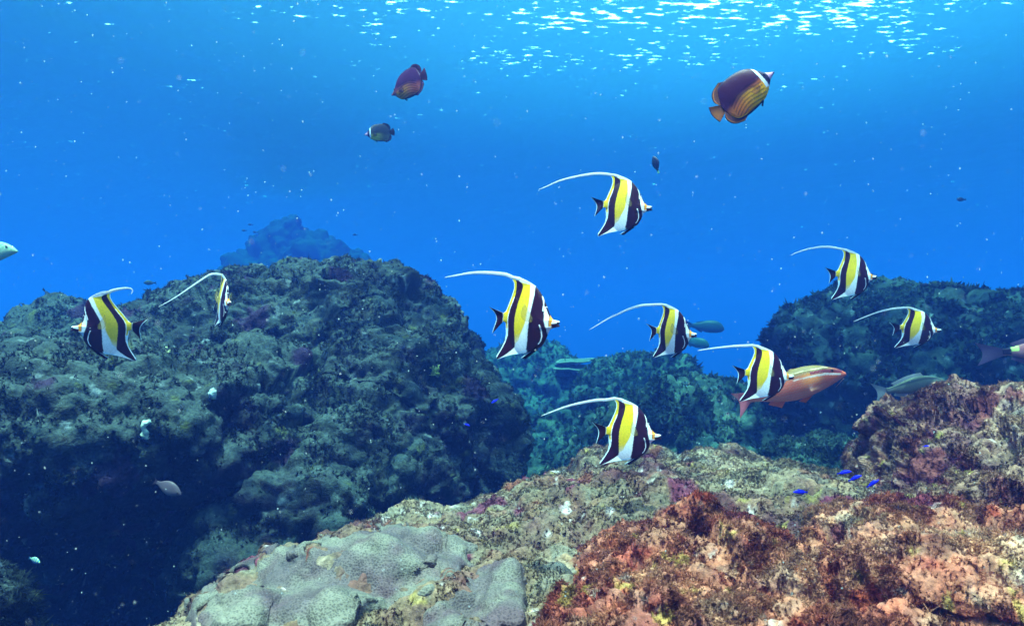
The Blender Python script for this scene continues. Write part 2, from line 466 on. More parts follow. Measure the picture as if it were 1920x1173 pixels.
    rock('reef_outcrop', 'rusty red outcrop of shaggy algae in the near right corner', 'rock',
         [((.45, 1.68, -.86), (.34, .34, .36), 2.4, 48, 0), ((.30, 1.38, -.90), (.26, .30, .37), 2.4, 48, 0), ((1.0, 1.55, -.83), (.50, .36, .36), 2.6, 48, 0), ((.62, 1.25, -.93), (.6, .35, .36), 2.6, 48, 0), ((1.35, 1.2, -.8), (.5, .4, .34), 2.6, 48, 0)],
         .007, L3, RED, 1010,
         turf=[dict(n=150000, length=.0075, width=.0010, colfn=RED, blades=7, spread=1.3, mask=clump(.07, .40, .58, 17, up=(-.5, .4, .3), bare=.12), tip=1.25)])

# ------------------------------------------------------------------ crusts growing on the reef
def crust(name, label, cat, poly, V, T, thick, mat, colfn, step=3.0, group=None, lump=0.034, smooth=7):
    """a crust of living coral or sponge laid over the reef surface, with its own thickness and rounded rim"""
    bvh = BVHTree.FromPolygons(V.tolist(), T.tolist())
    p = np.array(poly, float); lo, hi = p.min(0) - 3 * step, p.max(0) + 3 * step
    us, vs_ = np.arange(lo[0], hi[0], step), np.arange(lo[1], hi[1], step)
    U, W = np.meshgrid(us, vs_)
    P = np.full(U.shape + (3,), np.nan); Nn = np.zeros(U.shape + (3,))
    for i in range(U.shape[0]):
        for j in range(U.shape[1]):
            h = bvh.ray_cast(Vector((0, 0, 0)), pt(U[i, j], W[i, j], 1.0).normalized())
            if h[0] is not None:
                P[i, j] = h[0]; Nn[i, j] = h[1]
    ok = ~np.isnan(P[..., 0])
    P = np.where(ok[..., None], P, 0)
    D = np.linalg.norm(P, axis=-1)
    for _ in range(smooth):         # ease over the knobbles underneath
        S_, Wt = P * ok[..., None], ok.astype(float)
        a, w, n_ = S_.copy(), Wt.copy(), Nn * Wt[..., None]
        nn = n_.copy()
        for ax in (0, 1):
            for sh in (-1, 1):
                w2 = np.roll(Wt, sh, ax) * (np.abs(np.roll(D, sh, ax) - D) < .12)
                a += np.roll(S_, sh, ax) * w2[..., None]; w += w2; nn += np.roll(n_, sh, ax) * w2[..., None]
        P = a / np.maximum(w, 1e-6)[..., None]; Nn = nn
        D = np.linalg.norm(P, axis=-1)
    Nn /= np.linalg.norm(Nn, axis=-1)[..., None] + 1e-9
    flat = P.reshape(-1, 3)
    sd = poly_sd(U.ravel(), W.ravel(), poly).reshape(U.shape) + (34 * (fbm(flat, 14, 2, 5).reshape(U.shape) - .5) + 22 * (fbm(flat, 45, 3, 7).reshape(U.shape) - .5)) * min(1, thick / .02)
    prof = np.sqrt(np.clip(sd / (thick * F / max(D[ok].mean(), .1) * 1.4), 0, 1))
    h = thick * (prof * 1.35 - .55) + lump * (fbm(flat, 9, 3, 6).reshape(U.shape) - .5) * 2 * prof
    Q = P + Nn * h[..., None]
    keep = (sd > -step) & ok
    k = np.arange(U.size).reshape(U.shape)
    f = np.stack([k[:-1, :-1], k[1:, :-1], k[1:, 1:], k[:-1, 1:]], -1).reshape(-1, 4)
    f = f[keep.ravel()[f].all(1)]
    if len(f) == 0:
        print('no hit', label); return None
    dd = D.ravel()[f]; f = f[(dd.max(1) - dd.min(1)) < .10]
    used = np.unique(f); re = np.full(U.size, -1); re[used] = np.arange(len(used))
    top = Q.reshape(-1, 3)[used]; nu = Nn.reshape(-1, 3)[used]
    c = top.mean(0); c[2] = top[:, 2].min()
    me = make_mesh(name, top - c, re[f], colfn(top, nu))
    o = link(name, me, mat, None, tuple(c))
    tag(o, label, cat, group)
    sm = o.modifiers.new('thickness', 'SOLIDIFY'); sm.thickness = thick * .8; sm.offset = -1
    return o

def coral_mat():
    m = mat_attr('encrusting_coral', 0.75, 0.25, 18, 0.18)
    N, L = m.node_tree.nodes, m.node_tree.links
    b = N['Principled BSDF']; tc = next(n for n in N if n.type == 'TEX_COORD')
    vo = N.new('ShaderNodeTexVoronoi'); vo.inputs['Scale'].default_value = 190
    L.new(tc.outputs['Object'], vo.inputs['Vector'])
    mr = N.new('ShaderNodeMapRange'); mr.inputs[1].default_value = 0.1; mr.inputs[2].default_value = 0.6; mr.inputs[3].default_value = 0.45; mr.inputs[4].default_value = 1.25
    L.new(vo.outputs['Distance'], mr.inputs[0])
    src = b.inputs['Base Color'].links[0].from_socket
    sc = N.new('ShaderNodeVectorMath'); sc.operation = 'SCALE'
    L.new(src, sc.inputs[0]); L.new(mr.outputs[0], sc.inputs['Scale']); L.new(sc.outputs[0], b.inputs['Base Color'])
    bp = N.new('ShaderNodeBump'); bp.inputs['Strength'].default_value = 0.7; bp.inputs['Distance'].default_value = 0.003
    L.new(vo.outputs['Distance'], bp.inputs['Height']); L.new(bp.outputs[0], b.inputs['Normal'])
    return m
M_POLYP = coral_mat()
def coral_col(P, N):
    c = mixc(np.array([.084, .058, .060]), np.array([.136, .112, .090]), sstep(.38, .62, fbm(P, 9, 4, 61)))
    c = mixc(c, np.array([.075, .034, .046]), sstep(.53, .68, fbm(P, 11, 4, 62)) * .6)
    return c
CG = 'grey encrusting corals on the front ledge'
for poly, lab in zip(CORALS, ['widest grey-lavender encrusting coral spreading over the front of the ledge', 'grey encrusting coral lobe between the widest coral and the rusty outcrop', 'small pale coral knob on the dark left rim of the ledge']):
    crust('encrusting_coral', lab, 'coral', poly, LV, LT, .016 if len(poly) > 6 else .012, M_POLYP, coral_col, group=CG)
M_SPONGE = mat_attr('sponge', 0.8, 0.2, 60, 0.25, 0.4, 140)
pale = lambda a: (lambda P, N: mixc(np.array(a) * .6, np.array(a), sstep(.35, .6, fbm(P, 14, 3, 71))))
SPG = 'pale sponge crusts on the huge left boulder'
for poly, col, lab in [([(262, 822), (262, 800), (268, 788), (282, 784), (286, 792), (278, 800), (284, 812), (276, 824)], (.45, .55, .47), 'bright white-green sponge crust at the lip above the dark cave'),
                       ([(392, 742), (393, 728), (400, 722), (406, 734), (402, 748)], (.34, .44, .46), 'small white sponge crust high on the face of the huge left boulder'),
                       ([(300, 655), (312, 650), (320, 657), (314, 664), (303, 663)], (.42, .45, .26), 'yellowish sponge crust beneath the narrow head on bannered fish'),
                       ([(806, 690), (812, 684), (820, 690), (818, 704), (808, 702)], (.38, .42, .10), 'yellow-green sponge crust near the right end of the huge left boulder')]:
    crust('sponge_crust', lab, 'sponge', poly, LBV, LBT, .015, M_SPONGE, pale(col), step=1.5, group=SPG, smooth=4)

# two thin plate corals on the hazy mound
def plate_coral(label, u, v, Y, wpx, tilt, seed):
    r = wpx / F * Y / 2
    n, m = 64, 16
    th = np.linspace(0, 2 * np.pi, n, endpoint=False); rr = np.linspace(0.02, 1, m)
    T, Rr = np.meshgrid(th, rr)
    rim = 1 + .16 * np.sin(T * 2 + seed) + .07 * np.sin(T * 5 + seed * 2) + .03 * np.sin(T * 11)
    x, y = Rr * rim * np.cos(T) * r, Rr * rim * np.sin(T) * r * .8
    z = .16 * r * Rr ** 1.5 + .03 * r * np.sin(T * 3 + seed) * Rr
    V = np.stack([x, y, z], -1).reshape(-1, 3)
    k = np.arange(m - 1)[:, None] * n + np.arange(n)[None]; k2 = np.arange(m - 1)[:, None] * n + (np.arange(n)[None] + 1) % n
    f = np.stack([k, k2, k2 + n, k + n], -1).reshape(-1, 4)
    C = mixc(np.array([.07, .09, .07]), np.array([.15, .17, .14]), sstep(.8, 1, Rr.ravel()))
    e = empty('plate_coral', pt(u, v, Y) - Vector((0, 0, .05)), (R(tilt[0]), R(tilt[1]), 0))
    tag(e, label, 'coral', 'plate corals in the hazy gap')
    o = link('plate', make_mesh('plate', V + np.array([0, 0, .05]), f, C), M_CORAL, e)
    s_ = o.modifiers.new('thickness', 'SOLIDIFY'); s_.thickness = .02
    sv, sf = superell((0, 0, -.12), (r * .22, r * .2, .22), 2, 24)
    link('stalk', make_mesh('stalk', sv, sf, np.broadcast_to(np.array([.04, .05, .04]), (len(sv), 3))), M_CORAL, e)
plate_coral('upper and shorter of two pale plate corals on the hazy mound', 1079, 682, 10.3, 66, (3, -3), 1.0)
plate_coral('lower and wider of two pale plate corals on the hazy mound', 1092, 697, 10.1, 90, (4, -2), 2.4)

# ------------------------------------------------------------------ drifting specks (marine snow)
def snow(n, rlo, rhi, ylo, yhi, alpha, seed, col):
    rng = np.random.default_rng(seed)
    Y = ylo * (yhi / ylo) ** rng.random(n)
    u, v = rng.uniform(-150, 2070, n), rng.uniform(-80, 1200, n)
    c = np.stack([(u - 960) / F * Y, Y, (586.5 - v) / F * Y], 1)
    r = (rlo + (rhi - rlo) * rng.random(n) ** 3) / F * Y
    d = np.array([(1, 0, 0), (-1, 0, 0), (0, 1, 0), (0, -1, 0), (0, 0, 1), (0, 0, -1)], float)
    d = d[None] * (0.7 + .6 * rng.random((n, 6, 1)))
    Vv = (c[:, None] + d * r[:, None, None]).reshape(-1, 3)
    t = np.array([(0, 2, 4), (2, 1, 4), (1, 3, 4), (3, 0, 4), (2, 0, 5), (1, 2, 5), (3, 1, 5), (0, 3, 5)])
    f = (np.arange(n)[:, None, None] * 6 + t[None]).reshape(-1, 3)
    m = mat_attr('marine_snow', .9, .1, 30, .1, 0, transl=.5)
    N, L = m.node_tree.nodes, m.node_tree.links
    out = N['Material Output']; src = out.inputs['Surface'].links[0].from_socket
    tr = N.new('ShaderNodeBsdfTransparent'); mx = N.new('ShaderNodeMixShader'); mx.inputs[0].default_value = alpha
    L.new(tr.outputs[0], mx.inputs[1]); L.new(src, mx.inputs[2]); L.new(mx.outputs[0], out.inputs['Surface'])
    o = link('marine_snow', make_mesh('marine_snow', Vv, f, np.broadcast_to(np.array(col), (len(Vv), 3))), m)
    tag(o, kind='stuff')
snow(2200, .5, 1.9, .8, 7.0, .35, 1, (.85, .88, .9))
snow(230, 1.0, 3.0, .28, .80, .20, 2, (.85, .88, .9))

# ------------------------------------------------------------------ water surface
def water_material():
    m = bpy.data.materials.new('water_surface'); m.use_nodes = True
    nt = m.node_tree; N, L = nt.nodes, nt.links
    N.remove(N['Principled BSDF'])
    def math_(op, a, b=None, c=None):
        n = N.new('ShaderNodeMath'); n.operation = op
        for i, v in enumerate((a, b, c)):
            if v is None: continue
            if isinstance(v, (int, float)): n.inputs[i].default_value = v
            else: L.new(v, n.inputs[i])
        return n.outputs[0]
    def noise(vec, scale, det, rough):
        n = N.new('ShaderNodeTexNoise'); n.inputs['Scale'].default_value = scale; n.inputs['Detail'].default_value = det; n.inputs['Roughness'].default_value = rough
        L.new(vec, n.inputs['Vector']); return n.outputs['Fac']
    def ramp(v, a, b, c=0.0, d=1.0):
        n = N.new('ShaderNodeMapRange'); n.interpolation_type = 'SMOOTHSTEP'
        for i, x in enumerate((a, b, c, d)): n.inputs[i + 1].default_value = x
        L.new(v, n.inputs[0]); return n.outputs[0]
    def mapping(loc, rot, sc):
        n = N.new('ShaderNodeMapping'); n.inputs['Location'].default_value = loc; n.inputs['Rotation'].default_value = (0, 0, rot); n.inputs['Scale'].default_value = sc
        L.new(tc.outputs['Object'], n.inputs['Vector']); return n.outputs[0]
    tc = N.new('ShaderNodeTexCoord')
    swell = noise(mapping((0, 0, 0), R(20), (1.0, 0.8, 1.0)), 1.1, 4, 0.5)
    bp = N.new('ShaderNodeBump'); bp.inputs['Strength'].default_value = 1.0; bp.inputs['Distance'].default_value = WAVE
    L.new(swell, bp.inputs['Height'])
    fr = N.new('ShaderNodeFresnel'); fr.inputs['IOR'].default_value = 1.333
    L.new(bp.outputs[0], fr.inputs['Normal'])
    tr = N.new('ShaderNodeBsdfTransparent')
    gl = N.new('ShaderNodeBsdfGlossy'); gl.inputs['Roughness'].default_value = 0.5
    L.new(bp.outputs[0], gl.inputs['Normal'])
    mx = N.new('ShaderNodeMixShader')
    L.new(fr.outputs[0], mx.inputs[0]); L.new(tr.outputs[0], mx.inputs[1]); L.new(gl.outputs[0], mx.inputs[2])
    # sun glints painted as translucent flecks, densest in one patch of the surface
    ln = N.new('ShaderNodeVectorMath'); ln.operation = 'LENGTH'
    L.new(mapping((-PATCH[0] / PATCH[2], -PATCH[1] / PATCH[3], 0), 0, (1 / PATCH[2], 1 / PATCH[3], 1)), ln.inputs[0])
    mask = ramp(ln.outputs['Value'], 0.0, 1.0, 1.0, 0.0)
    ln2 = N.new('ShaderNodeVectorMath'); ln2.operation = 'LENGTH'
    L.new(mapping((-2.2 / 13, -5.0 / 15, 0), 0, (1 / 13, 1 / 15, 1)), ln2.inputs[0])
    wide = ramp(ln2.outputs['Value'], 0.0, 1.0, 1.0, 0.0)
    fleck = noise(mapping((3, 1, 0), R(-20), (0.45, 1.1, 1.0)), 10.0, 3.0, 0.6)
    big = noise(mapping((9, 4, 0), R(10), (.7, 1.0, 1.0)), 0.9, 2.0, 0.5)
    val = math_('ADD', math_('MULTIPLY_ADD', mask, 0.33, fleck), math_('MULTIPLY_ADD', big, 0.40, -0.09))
    crest = ramp(val, 0.835, 0.93)  # painted white glints, where the fleck noise peaks
    glow_fac = math_('MULTIPLY_ADD', math_('POWER', wide, 2.0), GLOW, 0.020)  # broad glow painted into the surface, with a faint base everywhere
    fac = math_('MAXIMUM', math_('MULTIPLY', crest, 0.95), glow_fac)
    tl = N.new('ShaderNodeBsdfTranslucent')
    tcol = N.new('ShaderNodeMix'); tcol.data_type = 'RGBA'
    tcol.inputs[6].default_value = (0.13, 0.62, 1.0, 1); tcol.inputs[7].default_value = (0.95, 0.97, 0.97, 1)   # painted blue glow, painted white glints
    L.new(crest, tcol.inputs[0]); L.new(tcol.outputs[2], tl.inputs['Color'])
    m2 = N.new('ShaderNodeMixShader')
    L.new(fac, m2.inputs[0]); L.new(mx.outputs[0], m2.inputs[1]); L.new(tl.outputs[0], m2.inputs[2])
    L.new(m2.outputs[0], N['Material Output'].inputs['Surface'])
    return m
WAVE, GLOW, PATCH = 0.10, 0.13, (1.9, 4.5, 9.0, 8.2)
SURF_Z = 3.4
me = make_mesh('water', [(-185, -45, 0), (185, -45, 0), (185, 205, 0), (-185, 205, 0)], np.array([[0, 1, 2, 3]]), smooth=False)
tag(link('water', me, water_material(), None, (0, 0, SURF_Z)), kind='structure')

# ------------------------------------------------------------------ underwater haze
def haze(density, color, absorb, g):
    m = bpy.data.materials.new('haze'); m.use_nodes = True
    N, L = m.node_tree.nodes, m.node_tree.links
    N.remove(N['Principled BSDF'])
    v = N.new('ShaderNodeVolumePrincipled')
    v.inputs['Color'].default_value = (*color, 1); v.inputs['Absorption Color'].default_value = (*absorb, 1)
    v.inputs['Density'].default_value = density; v.inputs['Anisotropy'].default_value = g
    L.new(v.outputs[0], N['Material Output'].inputs['Volume'])
    bm = bmesh.new()
    bmesh.ops.create_cube(bm, size=1.0)
    me = bpy.data.meshes.new('haze'); bm.to_mesh(me); bm.free()
    o = link('haze', me, m, None, (0, 80, -19.2)); o.scale = (390, 270, 46.2)
    tag(o, kind='stuff')
def absorb_color(dens, s, a):
    return tuple(max(0.0, 1 - ai / ((1 - si / dens) * dens)) ** 2 for si, ai in zip(s, a))
DENS = 0.2
SIG_S = (.0019, .0050, .0270)
SIG_A = (.145, .020, .009)
haze(DENS, tuple(s / DENS for s in SIG_S), absorb_color(DENS, SIG_S, SIG_A), 0.35)

# ------------------------------------------------------------------ fish: helpers
def grid_mesh(P, C, thick, closed_edges=True):
    """P (a,b,3) mid-surface grid in the fish's XZ plane, thick (a,b) half thickness along Y -> closed double sided shell"""
    a, b = P.shape[:2]
    t = np.zeros_like(P); t[..., 1] = thick
    V = np.concatenate([(P + t).reshape(-1, 3), (P - t).reshape(-1, 3)])
    k = np.arange(a * b).reshape(a, b)
    q = np.stack([k[:-1, :-1], k[:-1, 1:], k[1:, 1:], k[1:, :-1]], -1).reshape(-1, 4)
    q2 = q[:, ::-1] + a * b
    ring = np.concatenate([k[0, :], k[1:, -1], k[-1, -2::-1], k[-2:0, 0]])
    r2 = np.roll(ring, -1)
    e = np.stack([ring, ring + a * b, r2 + a * b, r2], -1)
    return V, np.concatenate([q, q2, e]), np.concatenate([C.reshape(-1, 3)] * 2)

def chaikin(poly, n=2):
    p = np.array(poly, float)
    for _ in range(n):
        q = np.empty((2 * len(p) - 2, 2)); q[0::2] = .75 * p[:-1] + .25 * p[1:]; q[1::2] = .25 * p[:-1] + .75 * p[1:]
        p = np.concatenate([p[:1], q, p[-1:]])
    return p

def loft(base, edge, colfn, nu=14, nv=22, thick=.0006, wave=0.0, seed=0):
    """fin between a base polyline and an outer-edge polyline, both [(x,z),...]"""
    def res(poly, n):
        p = np.array(poly, float); d = np.r_[0, np.cumsum(np.linalg.norm(np.diff(p, axis=0), axis=1))]
        s = np.linspace(0, d[-1], n)
        return np.stack([np.interp(s, d, p[:, 0]), np.interp(s, d, p[:, 1])], 1)
    B, E = res(base, nv), res(chaikin(edge) if len(edge) > 2 else edge, nv)
    u = np.linspace(0, 1, nu)[:, None, None]
    P2 = B[None] * (1 - u) + E[None] * u
    v = np.linspace(0, 1, nv)
    U, Vv = np.meshgrid(np.linspace(0, 1, nu), v, indexing='ij')
    P = np.zeros((nu, nv, 3)); P[..., 0] = P2[..., 0]; P[..., 2] = P2[..., 1]
    P[..., 1] = wave * U * np.sin(Vv * 5 + seed)
    th = thick * (1.15 - U)
    th = th * (1 + .5 * np.sin(Vv * 60))          # fin rays
    return grid_mesh(P, colfn(U, Vv, P[..., 0], P[..., 2]), th)

def const(c):
    return lambda U, V, x, z: np.broadcast_to(np.array(c, float), U.shape + (3,)).copy()

def ball(r, col_front, col_ring, sy):
    """fish eye: flattened ball looking along sy*Y, dark pupil inside a coloured ring"""
    n, m = 20, 12
    th = np.linspace(0, 2 * np.pi, n, endpoint=False); ph = np.linspace(0.02, np.pi - .02, m)
    T, Ph = np.meshgrid(th, ph)
    x, z, y = np.sin(Ph) * np.cos(T) * r, np.sin(Ph) * np.sin(T) * r, np.cos(Ph) * r * .6 * sy
    V = np.stack([x, y, z], -1).reshape(-1, 3)
    f = np.array([(i * n + j, i * n + (j + 1) % n, (i + 1) * n + (j + 1) % n, (i + 1) * n + j) for i in range(m - 1) for j in range(n)])
    c = np.where((np.sin(Ph) < .62)[..., None], np.array(col_front), np.array(col_ring)).reshape(-1, 3)
    if sy > 0: f = f[:, ::-1]
    return V, f, c

# ------------------------------------------------------------------ striped bannered fish (idols)
S = 0.14 / 705.0
BLK, YEL, WHT, ORG, RIM = np.array([.026, .003, .012]), np.array([.80, .52, .008]), np.array([.86, .84, .88]), np.array([.80, .27, .01]), np.array([.62, .80, .92])
def L(x, z): return ((np.asarray(x) - 1390.0) * S, (650.0 - np.asarray(z)) * S)
XB = np.array([(186, 1136), (190, 1132), (225, 1138), (270, 1163), (330, 1163), (400, 1140), (470, 1110), (540, 1080), (588, 1058), (597, 1036), (690, 1031), (699, 1056), (760, 1065), (830, 1070), (910, 1055), (990, 1010), (1080, 948), (1108, 950), (1116, 962)])
XF = np.array([(186, 1140), (200, 1225), (240, 1324), (290, 1418), (325, 1456), (360, 1486), (430, 1536), (500, 1566), (540, 1588), (600, 1611), (640, 1632), (672, 1664), (684, 1725), (692, 1738), (706, 1738), (718, 1724), (730, 1736), (744, 1740), (752, 1700), (762, 1645), (780, 1617), (810, 1601), (870, 1580), (950, 1530), (1000, 1450), (1030, 1350), (1045, 1250), (1060, 1150), (1085, 1060), (1116, 966)])

def _smooth(A, n=400, w=9):
    y = np.linspace(A[0, 0], A[-1, 0], n); x = np.interp(y, A[:, 0], A[:, 1])
    k = np.hanning(w + 2)[1:-1]; k /= k.sum()
    xs = np.convolve(np.pad(x, w // 2, mode='edge'), k, 'valid')
    m = (y > 215) & (y < 640)
    return np.stack([y, np.where(m, xs, x)], 1)
XF = _smooth(XF, w=41); XB = _smooth(XB, w=15)

def idol_color(x, y):
    xb = np.interp(y, XB[:, 0], XB[:, 1]); xf = np.interp(y, XF[:, 0], XF[:, 1])
    b1r = np.interp(y, [225, 260, 330, 400, 480, 550, 620, 700, 780, 850, 920, 1000, 1116], [1178, 1198, 1196, 1186, 1160, 1130, 1111, 1101, 1103, 1093, 1064, 1018, 940])
    b1f = np.interp(y, [225, 245, 262, 285, 330, 400, 480, 560, 650, 750, 850, 940, 970, 1005, 1060, 1116], [1178, 1225, 1258, 1277, 1281, 1266, 1240, 1220, 1201, 1196, 1196, 1197, 1190, 1150, 1070, 962])
    yf = np.interp(y, [240, 260, 290, 400, 500, 600, 700, 760, 820, 900, 940], [1200, 1262, 1385, 1393, 1388, 1368, 1352, 1325, 1290, 1255, 1200])
    w1f = np.interp(y, [186, 285, 300, 400, 500, 600, 700, 800, 900, 980, 1000, 1116], [1700, 1436, 1438, 1441, 1426, 1406, 1388, 1377, 1366, 1350, 1340, 1340])
    bf = np.interp(y, [290, 500, 540, 580, 600, 700, 760, 830, 900, 1000], [1900, 1900, 1560, 1560, 1562, 1572, 1588, 1596, 1590, 1900])
    c = np.broadcast_to(WHT, x.shape + (3,)).copy()
    def put(mask, col): c[mask] = col
    put(x < b1r, YEL)
    put((x < b1r) & (x > b1r - 9) & (y > 420), WHT)
    put((x < xb + 9) & ((y < 585) | (y > 700)), RIM)
    put((y > 770) & (x < b1r - 6), RIM)
    inb = (x >= b1r) & (x < b1f)
    put(inb, BLK)
    # yellow panel fading to white at its foot
    fade = sstep(960, 760, y - 0.35 * (1380 - x)) * sstep(-6, 16, yf - x) * (x >= b1f) * (y > 238)
    top = sstep(235, 275, y - .10 * (x - 1250))
    fade = fade * top
    c = c * (1 - fade[..., None]) + YEL * fade[..., None]
    b2 = (x >= w1f) & (x < bf) & (y > 285)
    put(b2, BLK)
    # belly: black ahead of the pelvic line
    put((y > 900) & (x >= w1f) & (y < 1050), BLK)
    put((y > 985) & (x > b1f) & (x < 1350) & (y - 985 > (1350 - x) * .33 + 8), RIM)
    # white line down the gill cover
    gx = np.interp(y, [725, 790, 850, 900, 935], [1518, 1536, 1540, 1524, 1498])
    put((np.abs(x - gx) < 5.5) & (y > 725) & (y < 935), WHT)
    ray = 1 + .10 * np.sin((x - .45 * (y - 650) * np.sign(y - 650) * .3) * .42) * sstep(300, 380, np.hypot(x - 1400, (y - 690) * .85))
    c = np.clip(c * ray[..., None], 0, .95)
    # face: brow lines, white cheek, black eye band edge, orange saddle, banded snout
    put((y > 415) & (y < 535) & (np.abs(x - (np.interp(y, [415, 470, 535], [1527, 1546, 1556]))) < 5), WHT)
    put((y > 525) & (y < 545) & (np.abs(y - 540 + .35 * np.abs(x - 1572)) < 7) & (x > 1545), WHT)
    put((x > 1545) & (x < 1556) & (y > 540) & (y < 590), WHT)
    face = (x > bf) & (y > 540) & (y < 905)
    put(face & (x > xf - 12) & (y < 640), BLK)
    put((x > 1619) & (y > 628) & (y < 745) & (x < 1672), ORG)
    put((x > 1619) & (x < 1624) & (y > 628) & (y < 745), BLK)
    sn = (x > 1660 - .25 * (y - 690)) & (y > 660) & (y < 770)
    put(sn, WHT)
    put(sn & (x > 1650) & (y > 706 + .12 * (1740 - x)), BLK)
    put(sn & (x > 1712) & (y > 697), BLK)
    return c

def idol_body(lean=0.0):
    ys = np.unique(np.concatenate([np.linspace(186, 1116, 190), np.linspace(640, 780, 60)]))
    uu = 0.5 - 0.5 * np.cos(np.linspace(0, np.pi, 120)); uu = .5 * uu + .5 * np.linspace(0, 1, 120)
    xb = np.interp(ys, XB[:, 0], XB[:, 1]); xf = np.interp(ys, XF[:, 0], XF[:, 1])
    x = xb[:, None] + (xf - xb)[:, None] * uu[None]
    y = np.broadcast_to(ys[:, None], x.shape)
    e = 1 - ((x - 1400) / 330) ** 2 - ((y - 690) / 400) ** 2
    th = 54 * np.clip(e, 0, 1) ** .9
    sn = 17 * np.clip(1 - ((y - 715) / 42) ** 2, 0, 1) ** .5 * sstep(1560, 1640, x) * sstep(1760, 1722, x)
    ped = 16 * np.clip(1 - ((y - 645) / 70) ** 2, 0, 1) ** .5 * sstep(1290, 1150, x)
    head = 30 * np.clip(1 - ((x - 1560) / 90) ** 2 - ((y - 690) / 170) ** 2, 0, 1) ** .5
    th = (th ** 4 + sn ** 4 + ped ** 4 + head ** 4) ** .25
    edge = np.minimum((x - xb[:, None]), (xf[:, None] - x))
    edge = np.minimum(edge, np.minimum(y - 183, 1119 - y) * .8)
    th = np.minimum(th, 4.0 * np.sqrt(np.clip(edge, 0, 999)) + 1.0) + 2.2 * sstep(0, 14, edge) + .3
    X, Z = L(x + lean * np.clip((620 - y) / 395, 0, 2) ** 1.3, y)
    P = np.stack([X, 0 * X, Z], -1)
    V, Fq, C = grid_mesh(P, idol_color(x, y), th * S)
    return make_mesh('body', V, Fq, C)

def idol_tail():
    def col(U, V, x, z):
        c = np.broadcast_to(BLK, U.shape + (3,)).copy()
        c[U < .09] = WHT; c[U > .90] = RIM
        c[(V < .03) & (U > .3)] = BLK
        return c
    b = [L(1040, 600), L(1036, 645), L(1032, 690)]
    t = [L(838, 528), L(870, 560), L(905, 600), L(930, 650), L(932, 700), L(915, 765), L(898, 830)]
    V, Fq, C = loft(b, t, col, 20, 26, .0009, .004)
    return make_mesh('tail_fin', V, Fq, C)

def idol_pectoral(side):
    V, Fq, C = loft([L(1440, 655), L(1432, 700)], [L(1372, 500), L(1345, 560), L(1338, 640), L(1372, 690)], const((.55, .42, .10)), 10, 14, .0004)
    V[:, 1] += side * (.0100 + .018 * np.clip((.012 - V[:, 0]) / .02, 0, 1))
    V[:, 1] *= 1
    return make_mesh('pectoral_fin', V, Fq, C)

def idol_pelvic():
    def col(U, V, x, z):
        c = np.broadcast_to(BLK, U.shape + (3,)).copy(); c[V > .8] = RIM; return c
    V, Fq, C = loft([L(1490, 985), L(1385, 1015)], [L(1330, 1100), L(1268, 1092)], col, 12, 14, .0012, .002)
    return make_mesh('pelvic_fin', V, Fq, C)

IB, IT, IPL = idol_body(), idol_tail(), idol_pelvic()
IPC = [idol_pectoral(-1), idol_pectoral(1)]
EV = [make_mesh('eye', *ball(17 * S, (.004, .003, .004), (.10, .05, .04), s)) for s in (-1, 1)]

